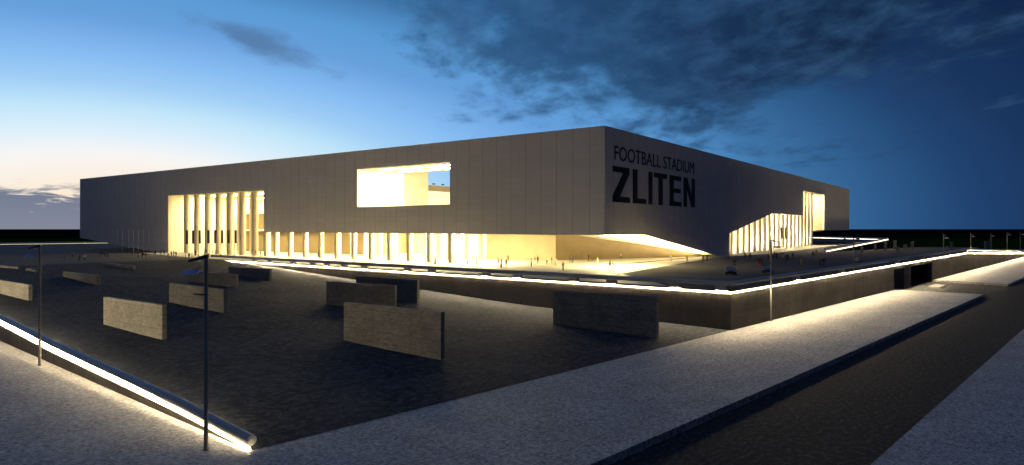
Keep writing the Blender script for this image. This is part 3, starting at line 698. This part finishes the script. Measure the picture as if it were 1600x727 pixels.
# ------------------------------------------------------------------ cars and stone ball
def car():
    r = thing('parked_car', (0, 0, 0))
    prof_ = [(-2.1, .28), (-2.12, .62), (-1.9, .78), (-1.0, .86), (.9, .9), (1.9, .86), (2.1, .7), (2.1, .28)]
    mb = MB(); mb.hexa([(-.86*1, y, z) for y, z in prof_], [(.86, y, z) for y, z in prof_]); body = mb.build('body', M['car'], r, bevel=.08, smooth=True)
    mb = MB(); lo = [(-.80, -1.15, .84), (.80, -1.15, .84), (.80, 1.75, .88), (-.80, 1.75, .88)]; up = [(-.60, -.45, 1.28), (.60, -.45, 1.28), (.62, 1.0, 1.3), (-.62, 1.0, 1.3)]
    mb.hexa(lo, up); mb.build('cabin_glass', M['glass'], r, bevel=.05)
    MB().box((0, .27, 1.315), (1.2, 1.5, .05)).build('roof', M['car'], r, bevel=.02)
    for sx in (-1, 1):
        MB().ball((sx*.62, -2.08, .62), (.17, .08, .10)).build('headlight', M['carl'], r, smooth=True)
        for y in (-1.35, 1.3):
            w = MB().tube([(sx*.72, y, .32), (sx*.9, y, .32)], .32, 16).build('wheel', M['tyre'], r)
            MB().tube([(sx*.86, y, .32), (sx*.915, y, .32)], .19, 12).build('rim', M['pole'], w)
    MB().box((0, -2.12, .42), (1.1, .06, .16)).build('grille', M['dark'], r)
    return r
c1 = car(); c1.location = G(1142, 428.5, zp); c1.rotation_euler = (0, 0, R(-18)); tag(c1, 'small dark car on the terrace facing the corner parapet, in clear view', 'car', 'cars on the terrace')
c2 = dup(c1, G(1200, 426, zp), R(-22)); tag(c2, 'small dark car on the terrace half hidden behind a lamp post', 'car', 'cars on the terrace')
p = G(1340, 409, zp); o = MB().ball(p+Vector((0, 0, .48)), .5, seg=24, rg=14).build('stone_ball', M['stone'], smooth=True); tag(o, 'round brown stone ball on the terrace beside the second street lamp post', 'bollard')

# ------------------------------------------------------------------ people
def person_mesh(name, pose):
    """one continuous skinned figure, facing -Y, 1.74 m"""
    st, arm, robe = pose['stride'], pose['arm'], pose.get('robe')
    V = [(0, 0, .95), (0, .01, 1.13), (0, .0, 1.36), (0, 0, 1.50), (0, -.015, 1.58)]
    RR = [(.155, .115), (.13, .10), (.17, .105), (.058, .058), (.07, .075)]
    Ed = [(0, 1), (1, 2), (2, 3), (3, 4)]
    def add(p, r, par): V.append(p); RR.append(r if isinstance(r, tuple) else (r, r)); Ed.append((par, len(V)-1)); return len(V)-1
    for sx, ph in ((-1, 1), (1, -1)):
        h = add((sx*.095, 0, .88), .092, 0); k = add((sx*.105, -st*ph*.5-.02, .49), .062, h); a = add((sx*.105, -st*ph+(.06 if ph < 0 else 0), .09), .042, k); add((sx*.12, -st*ph-.15, .035), (.045, .035), a)
        s = add((sx*.19, 0, 1.42), .055, 2); e = add((sx*.25, arm*ph*.55+.02, 1.14), .042, s)
        if pose.get('raise') and sx == 1: w = add((sx*.22, -.22, 1.36), .03, e); hd = add((sx*.17, -.27, 1.45), .032, w)
        else: w = add((sx*.25, arm*ph-.04, .90), .03, e); hd = add((sx*.25, arm*ph-.07, .82), (.022, .036), w)
    me = bpy.data.meshes.new(name); me.from_pydata(V, Ed, []); o = bpy.data.objects.new('draft', me); COL.objects.link(o)
    mo = o.modifiers.new('s', 'SKIN'); mo.use_smooth_shade = True
    for sv, r in zip(me.skin_vertices[0].data, RR): sv.radius = r
    me.skin_vertices[0].data[0].use_root = True
    mo2 = o.modifiers.new('u', 'SUBSURF'); mo2.levels = 1; mo2.render_levels = 1
    bpy.context.view_layer.update()
    out = bpy.data.meshes.new_from_object(o.evaluated_get(bpy.context.evaluated_depsgraph_get())); bpy.data.objects.remove(o)
    mb = MB(); mb.v = [v.co.copy() for v in out.vertices]; mb.f = [list(p.vertices) for p in out.polygons]
    for p in out.polygons:
        c = p.center; m = 1
        if c.z > 1.475 and abs(c.x) < .12: m = 0
        elif c.z < .09: m = 4
        elif abs(c.x) > .17 and c.z < .89 and c.z > .7: m = 0
        elif c.z < .97: m = 2
        if pose.get('raise') and c.z > 1.33 and c.y < -.17: m = 0
        if pose.get('raise') and c.x > .12 and c.z > 1.40 and c.y < -.2: m = 0
        mb.m.append(m)
    # head with face and hair
    mb.ball((0, -.02, 1.655), (.075, .095, .115), 0, 14, 10); mb.ball((0, .008, 1.685), (.083, .092, .098), 3, 14, 10)
    mb.box((0, -.117, 1.645), (.022, .035, .045), 0, 0, .6); mb.box((0, -.108, 1.605), (.045, .01, .01), 0, 3)
    for sx in (-1, 1):
        mb.ball((sx*.03, -.103, 1.665), (.012, .008, .007), 3, 6, 4); mb.ball((sx*.077, -.01, 1.65), (.012, .022, .032), 0, 6, 5)
        # fingers
        if pose.get('raise') and sx == 1: continue
        ph = 1 if sx < 0 else -1; by = arm*ph-.07
        for q in range(4): mb.tube([(sx*.25, by-.027+.018*q, .80), (sx*.248, by-.03+.018*q, .755), (sx*.238, by-.033+.018*q, (.725, .718, .722, .735)[q])], [.0095, .0085, .006], 5, 0)
        mb.tube([(sx*.24, by-.035, .835), (sx*.225, by-.06, .80), (sx*.22, by-.062, .775)], [.011, .009, .007], 5, 0)
    if robe:   # long robe hangs over the legs
        prev = []
        for z, rx, ry in ((1.0, .185, .14), (.7, .20, .17), (.4, .225, .20+st*.3), (.14, .245, .22+st*.5)): prev.append((z, rx, ry))
        st_ = len(mb.v)
        for z, rx, ry in prev:
            for k in range(16): a = math.pi*k/8; mb.v.append(Vector((rx*math.cos(a), ry*math.sin(a), z)))
        for i in range(3):
            for k in range(16): mb.f.append([st_+i*16+k, st_+(i+1)*16+k, st_+(i+1)*16+(k+1) % 16, st_+i*16+(k+1) % 16]); mb.m.append(2)
    t = mb.build(name, [SK, CL['white'], CL['black'], HAIR, CL['black']], smooth=True)
    return t
def mcl(n, c): return m_plain('cloth_'+n, c, .9, .1)
SK = m_plain('skin', (.17, .10, .06), .6, .2); HAIR = m_plain('hair', (.02, .014, .01), .6, .3)
CL = {k: mcl(k, c) for k, c in dict(white=(.48, .47, .45), black=(.018, .018, .02), red=(.30, .015, .015), navy=(.03, .04, .09), grey=(.075, .075, .08), brown=(.055, .035, .022), beige=(.17, .135, .095), blue=(.05, .09, .2), green=(.06, .12, .06)).items()}
PM = {k: person_mesh('person', p) for k, p in dict(stand=dict(stride=.02, arm=.02), walk=dict(stride=.27, arm=.17), robe=dict(stride=.04, arm=.03, robe=1), phone=dict(stride=.05, arm=.03, **{'raise': 1}), skirt=dict(stride=.12, arm=.1, robe=1)).items()}
used = set()
def person(px, py, pose, shirt, trousers, label, zf=zp, rz=None):
    src = PM[pose]
    if pose not in used: o = src; used.add(pose)
    else: o = src.copy(); COL.objects.link(o)
    o.location = G(px, py, zf); o.rotation_euler = (0, 0, R(random.uniform(0, 360)) if rz is None else R(rz))
    s = random.uniform(.95, 1.06); o.scale = (s, s, s)
    for i, m in ((1, CL[shirt]), (2, CL[trousers])): o.material_slots[i].link = 'OBJECT'; o.material_slots[i].material = m
    tag(o, label, 'person', 'visitors on the terrace and plaza')
zpl = lambda x, y: zplaza(x, y)
PEOPLE = [
 (101, 408, 'stand', 'black', 'black', 'person in black standing alone, farthest left on the dim plaza'),
 (113, 403, 'stand', 'grey', 'black', 'person in grey on the dim plaza between two people in black'),
 (124, 409, 'stand', 'black', 'black', 'person in black standing beside one in a white top, left plaza'),
 (132, 408, 'walk', 'white', 'black', 'person in a white top and black trousers walking on the left plaza'),
 (157, 402, 'stand', 'black', 'navy', 'person in navy trousers under the first flagpoles, left of a pair'),
 (163, 402.5, 'stand', 'black', 'black', 'person in black, left of a pair near the first flagpoles'),
 (168, 403, 'stand', 'brown', 'brown', 'person in brown, right of a pair near the first flagpoles'),
 (216, 403.5, 'walk', 'black', 'black', 'person in black walking, left of a group under the middle flagpoles'),
 (223, 404, 'stand', 'black', 'black', 'person in black standing in the group under the middle flagpoles'),
 (227, 404, 'walk', 'green', 'black', 'person in dark green walking, right of the group under the flagpoles'),
 (243, 399, 'stand', 'black', 'brown', 'person in brown trousers beside the last flagpole'),
 (252, 400, 'walk', 'black', 'black', 'person in black walking right of the last flagpole'),
 (256.5, 399.5, 'walk', 'brown', 'black', 'person in a brown top walking right of the last flagpole'),
 (262.5, 404, 'walk', 'black', 'black', 'person in black walking at the left corner of the tall colonnade'),
 (268, 402, 'stand', 'brown', 'beige', 'person in beige trousers at the left corner of the tall colonnade'),
 (271.5, 400.5, 'stand', 'black', 'black', 'person in black before the lit left wall of the tall colonnade'),
 (275, 401, 'walk', 'navy', 'black', 'person in navy walking before the first tall column'),
 (295.5, 404.5, 'stand', 'black', 'black', 'person in black standing right of the leftmost banner'),
 (305.5, 399.5, 'robe', 'grey', 'grey', 'person in a grey robe near the second banner'),
 (319, 397.5, 'stand', 'brown', 'black', 'person in a brown top above the nearest lamp post head'),
 (322, 397.5, 'stand', 'black', 'black', 'person in black above the nearest lamp post head'),
 (332, 398, 'stand', 'red', 'black', 'person in a red top among the tall columns'),
 (337, 398.5, 'walk', 'black', 'black', 'person in black walking among the tall columns'),
 (394.5, 399.6, 'robe', 'white', 'white', 'person in a white robe next to one in red, right end of tall colonnade'),
 (399.5, 400, 'stand', 'red', 'white', 'person in a red top between white and black figures, right end of tall colonnade'),
 (407, 400.4, 'stand', 'black', 'black', 'person in black by the rightmost tall column'),
 (486, 405.5, 'walk', 'brown', 'black', 'person in a brown top striding before the low colonnade, left part'),
 (497, 403.5, 'stand', 'grey', 'black', 'person in a grey top before the low colonnade, left part'),
 (680, 413.8, 'robe', 'beige', 'beige', 'person in a beige robe before the middle of the low colonnade'),
 (730, 414, 'robe', 'white', 'grey', 'person in white and grey beside the end of the low colonnade'),
 (738.5, 409.5, 'stand', 'red', 'white', 'person in a red top and white trousers beside the end of the low colonnade'),
 (744.5, 417.5, 'stand', 'black', 'black', 'person all in black standing at the end of the low colonnade'),
 (778.5, 414.5, 'stand', 'white', 'grey', 'person in a white top and grey trousers left of one in red'),
 (783.2, 418.6, 'robe', 'red', 'red', 'person in a long red dress near the parapet'),
 (791, 418, 'stand', 'black', 'black', 'person in black close to the right of the red dress'),
 (794, 409.5, 'walk', 'brown', 'black', 'person in a brown top behind the one in black right of the red dress'),
 (830.3, 417.3, 'stand', 'white', 'grey', 'person in white with grey trousers, near the parapet, left of a red top'),
 (835.8, 413, 'stand', 'red', 'white', 'person in a red top and white trousers before the bright yellow wall'),
 (840.3, 412, 'stand', 'brown', 'black', 'person in a brown top, tallest of three before the bright yellow wall'),
 (854.5, 413.8, 'walk', 'white', 'black', 'person in a white top and black trousers before the yellow wall corner'),
 (862, 413, 'stand', 'red', 'beige', 'person in a red top and beige trousers before the yellow wall corner'),
 (868.6, 415.5, 'robe', 'white', 'white', 'person in a long white robe at the yellow wall corner'),
 (879.8, 423.4, 'walk', 'navy', 'black', 'person in dark navy nearest to the parapet, walking alone'),
 (891.5, 410.5, 'walk', 'beige', 'grey', 'person in a beige top, left of a pair before the tan wall'),
 (895, 411.2, 'stand', 'grey', 'blue', 'person in blue trousers, right of a pair before the tan wall'),
 (909.5, 406.5, 'stand', 'beige', 'beige', 'person in beige close against the tan wall'),
 (919.5, 408.8, 'stand', 'black', 'brown', 'person in black and brown before the tan wall'),
 (933.5, 413.8, 'robe', 'white', 'white', 'person in a white robe alone in the middle of the lit forecourt'),
 (953.3, 423, 'phone', 'beige', 'white', 'person in beige and white, left of the pair nearest the drain line'),
 (957.5, 423.3, 'walk', 'beige', 'grey', 'person in grey trousers, right of the pair nearest the drain line'),
 (970.2, 405.5, 'stand', 'white', 'black', 'person in a white top deep under the folded corner'),
 (976, 402.5, 'stand', 'red', 'black', 'person in a red top deep under the folded corner'),
 (979.8, 402.3, 'stand', 'black', 'black', 'person in black deep under the folded corner'),
 (1048, 408.5, 'robe', 'white', 'white', 'person in white under the sloping edge at the corner, left'),
 (1073.5, 411.5, 'walk', 'beige', 'beige', 'person in beige under the sloping edge, beside the drain line'),
 (1098.6, 410.2, 'walk', 'black', 'black', 'person in black walking where the sloping edge nears the ground'),
 (1105, 408.3, 'stand', 'red', 'black', 'person in a red top where the sloping edge nears the ground'),
 (1138.2, 406.4, 'stand', 'black', 'black', 'person in black at the foot of the dark wall beside the first short-side column'),
 (1147.6, 416.4, 'walk', 'black', 'black', 'person in black striding on the dark terrace behind the car in clear view'),
 (1164, 403.6, 'stand', 'blue', 'black', 'person in a blue top before the left short-side columns'),
 (1172.3, 405.8, 'stand', 'black', 'black', 'person in black before the left short-side columns, next to one in blue'),
 (1185.3, 414.4, 'skirt', 'brown', 'red', 'person in a dark red skirt, left of a pair on the dark terrace'),
 (1190, 415, 'skirt', 'black', 'brown', 'person in black top and brown skirt, right of a pair on the dark terrace'),
 (1201.3, 397.5, 'stand', 'beige', 'brown', 'person in a beige top just left of the first street lamp post'),
 (1200.5, 407, 'stand', 'red', 'black', 'person in a red top left of the first street lamp post'),
 (1206.8, 408, 'stand', 'black', 'black', 'person in black right behind the first street lamp post'),
 (1210, 403.5, 'stand', 'brown', 'black', 'person in a brown top right of the first street lamp post'),
 (1213.5, 404.5, 'robe', 'black', 'black', 'person in a black robe right of the first street lamp post'),
 (1223.2, 404.5, 'walk', 'grey', 'brown', 'person in grey left of the dark cluster below the banner pair'),
 (1228, 408, 'stand', 'black', 'black', 'person in black in the cluster below the banner pair'),
 (1231.5, 407.5, 'stand', 'brown', 'black', 'person in a brown top in the cluster below the banner pair'),
 (1239.3, 405.6, 'walk', 'black', 'black', 'person in black striding right of the cluster below the banner pair'),
 (1253, 415.5, 'skirt', 'beige', 'beige', 'person in a pale beige dress alone on the dark terrace'),
 (1270.2, 401.6, 'stand', 'navy', 'black', 'person in navy, left of a pair before the last tall columns'),
 (1275.3, 399, 'stand', 'black', 'red', 'person in black and dark red, right of a pair before the last tall columns'),
 (1281.3, 415.5, 'robe', 'grey', 'grey', 'person in a grey robe on the dark terrace, left of a pair'),
 (1287.3, 416.2, 'walk', 'black', 'grey', 'person in black and grey on the dark terrace, right of a pair'),
 (1346.5, 399.5, 'walk', 'black', 'green', 'person in black walking near the stone ball'),
]
for q in PEOPLE: person(*q)

# ------------------------------------------------------------------ dusk sky
wd = bpy.data.worlds.new("World"); S.world = wd; wd.use_nodes = True; nt = wd.node_tree; nt.nodes.clear()
class WN(N):
    def __init__(s): s.t = nt
w = WN()
tc = w.n('ShaderNodeTexCoord').outputs['Generated']
nv = w.n('ShaderNodeVectorMath', operation='NORMALIZE'); w.l(tc, nv.inputs[0]); dv = nv.outputs[0]
sp = w.n('ShaderNodeSeparateXYZ'); w.l(dv, sp.inputs[0]); X, Y, Z = sp.outputs
az = w.math('MULTIPLY', w.math('ARCTAN2', X, Y), 180/math.pi); el = w.math('MULTIPLY', w.math('ARCSINE', Z), 180/math.pi)
AZ0 = -31.0
daz = w.math('SUBTRACT', az, AZ0)
dist = w.math('SQRT', w.math('ADD', w.math('POWER', w.math('MULTIPLY', daz, .75), 2), w.math('POWER', w.math('MULTIPLY', w.math('MAXIMUM', el, 0), 2.0), 2)))
def srgb(*c): return tuple(((q/255)/12.92 if q/255 <= .04045 else ((q/255+.055)/1.055)**2.4) for q in c)
def ramp(fac, stops, interp='LINEAR'):
    r = w.n('ShaderNodeValToRGB'); cr = r.color_ramp; cr.interpolation = interp
    while len(cr.elements) > 1: cr.elements.remove(cr.elements[-1])
    cr.elements[0].position = stops[0][0]; cr.elements[0].color = (*srgb(*stops[0][1]), 1)
    for p, c in stops[1:]:
        e = cr.elements.new(p); e.color = (*srgb(*c), 1)
    w.l(fac, r.inputs[0]); return r.outputs[0]
base = ramp(w.math('DIVIDE', dist, 180), [(d/180, c) for d, c in ((0, (250, 222, 190)), (6, (252, 236, 214)), (11, (248, 246, 244)), (14, (222, 240, 252)), (17.7, (192, 229, 250)), (21, (160, 206, 246)), (25, (134, 188, 242)),
            (30, (104, 161, 221)), (35, (90, 154, 213)), (40, (64, 118, 170)), (45, (46, 91, 138)), (49, (33, 67, 112)), (53, (25, 53, 94)), (60, (17, 37, 72)), (75, (13, 27, 56)), (180, (24, 38, 74)))])
# bright zenith added out of view to light the ground
ov = w.ss(el, 48, 80)
base = w.mix(ov, base, srgb(142, 170, 220))
# clouds
pl = w.n('ShaderNodeCombineXYZ'); zz = w.math('ADD', w.math('MAXIMUM', Z, 0), .16)
w.l(w.math('DIVIDE', X, zz), pl.inputs[0]); w.l(w.math('DIVIDE', Y, zz), pl.inputs[1])
n1 = w.noise(w.scale(pl.outputs[0], (1.2, .8, 1)), 1.6, 9, .6, .25); n2 = w.noise(w.scale(pl.outputs[0], (1.2, .8, 1)), 5.0, 7, .6, .2)
nz = w.math('ADD', w.math('MULTIPLY', n1, .62), w.math('MULTIPLY', n2, .38))
def ell(a0, ra, e0, re, sk=0):
    a = w.math('SUBTRACT', az, a0); e = w.math('SUBTRACT', w.math('SUBTRACT', el, e0), w.math('MULTIPLY', a, sk))
    return w.math('SUBTRACT', 1, w.math('SQRT', w.math('ADD', w.math('POWER', w.math('DIVIDE', a, ra), 2), w.math('POWER', w.math('DIVIDE', e, re), 2))))
def cloud(mask, lo, hi, amp): return w.ss(w.math('ADD', mask, w.math('MULTIPLY', w.math('SUBTRACT', nz, .5), amp)), lo, hi)
c_big = cloud(ell(17.0, 23.0, 19.3, 11.5, .02), -.2, .36, 2.9)
c_sm = cloud(ell(-21.0, 8.0, 14.6, 1.5, -.30), .12, .9, 3.4)
c_mid = cloud(ell(-4.5, 5.5, 15.8, 4.4, 0), .15, .95, 3.6)
sky = w.mix(w.math('MULTIPLY', c_sm, .62), base, srgb(74, 100, 136))
sky = w.mix(w.math('MULTIPLY', c_mid, .6), sky, srgb(58, 98, 142))
ccol = w.mix(w.ss(az, -2, 26), srgb(38, 76, 118), srgb(19, 38, 68))
ccol = w.mix(w.ss(n2, .35, .75), ccol, w.mix(.35, ccol, srgb(70, 118, 165)))
sky = w.mix(w.math('MULTIPLY', c_big, .94), sky, ccol)
# bank low over the sunset
lb = w.math('ADD', w.ss(el, 3.6, 2.4), 0); lb = w.math('MULTIPLY', lb, w.ss(az, -24, -31))
pb = w.n('ShaderNodeCombineXYZ'); w.l(w.math('MULTIPLY', az, .22), pb.inputs[0]); w.l(w.math('MULTIPLY', el, 1.1), pb.inputs[1])
nb = w.noise(pb.outputs[0], 2.0, 6, .6, .4)
lb = w.math('MULTIPLY', lb, w.ss(w.math('ADD', nb, w.math('MULTIPLY', w.math('SUBTRACT', 2.4, el), .14)), .36, .56))
sky = w.mix(w.math('MULTIPLY', lb, .92), sky, w.mix(w.ss(el, 0, 3), srgb(108, 122, 148), srgb(88, 106, 138)))
bg = w.n('ShaderNodeBackground'); w.l(sky, bg.inputs[0]); bg.inputs[1].default_value = 1.0
ns = w.n('ShaderNodeTexSky', sky_type='NISHITA', sun_disc=False); ns.sun_elevation = R(1.0); ns.sun_rotation = R(AZ0)
bg2 = w.n('ShaderNodeBackground'); w.l(ns.outputs[0], bg2.inputs[0]); bg2.inputs[1].default_value = .0003
ad = w.n('ShaderNodeAddShader'); w.l(bg.outputs[0], ad.inputs[0]); w.l(bg2.outputs[0], ad.inputs[1])
ow = w.n('ShaderNodeOutputWorld'); w.l(ad.outputs[0], ow.inputs[0])
sl = bpy.data.lights.new('sun', 'SUN'); sl.energy = .04; sl.angle = R(6); sl.color = (1, .72, .5)
so = bpy.data.objects.new('sun', sl); COL.objects.link(so)
sd = Vector((math.sin(R(AZ0))*math.cos(R(1)), math.cos(R(AZ0))*math.cos(R(1)), math.sin(R(1))))
so.rotation_euler = (-sd).to_track_quat('-Z', 'Y').to_euler()

# ------------------------------------------------------------------ camera and render
cd = bpy.data.cameras.new('camera'); cd.sensor_width = 36; cd.lens = F/1600*36; cd.clip_end = 40000; cd.clip_start = .2
cd.shift_y = -(363.5-HY)/1600
co = bpy.data.objects.new('camera', cd); COL.objects.link(co); co.location = (0, 0, H); co.rotation_euler = (R(90), 0, 0); S.camera = co
S.view_settings.view_transform = 'Standard'; S.view_settings.look = 'None'; S.view_settings.exposure = 0; S.view_settings.gamma = 1
S.render.engine = 'CYCLES'; S.cycles.use_denoising = True; S.cycles.max_bounces = 8; S.cycles.diffuse_bounces = 5; S.cycles.glossy_bounces = 3
S.cycles.sample_clamp_indirect = 8; S.cycles.use_light_tree = True; S.cycles.caustics_reflective = False; S.cycles.caustics_refractive = False
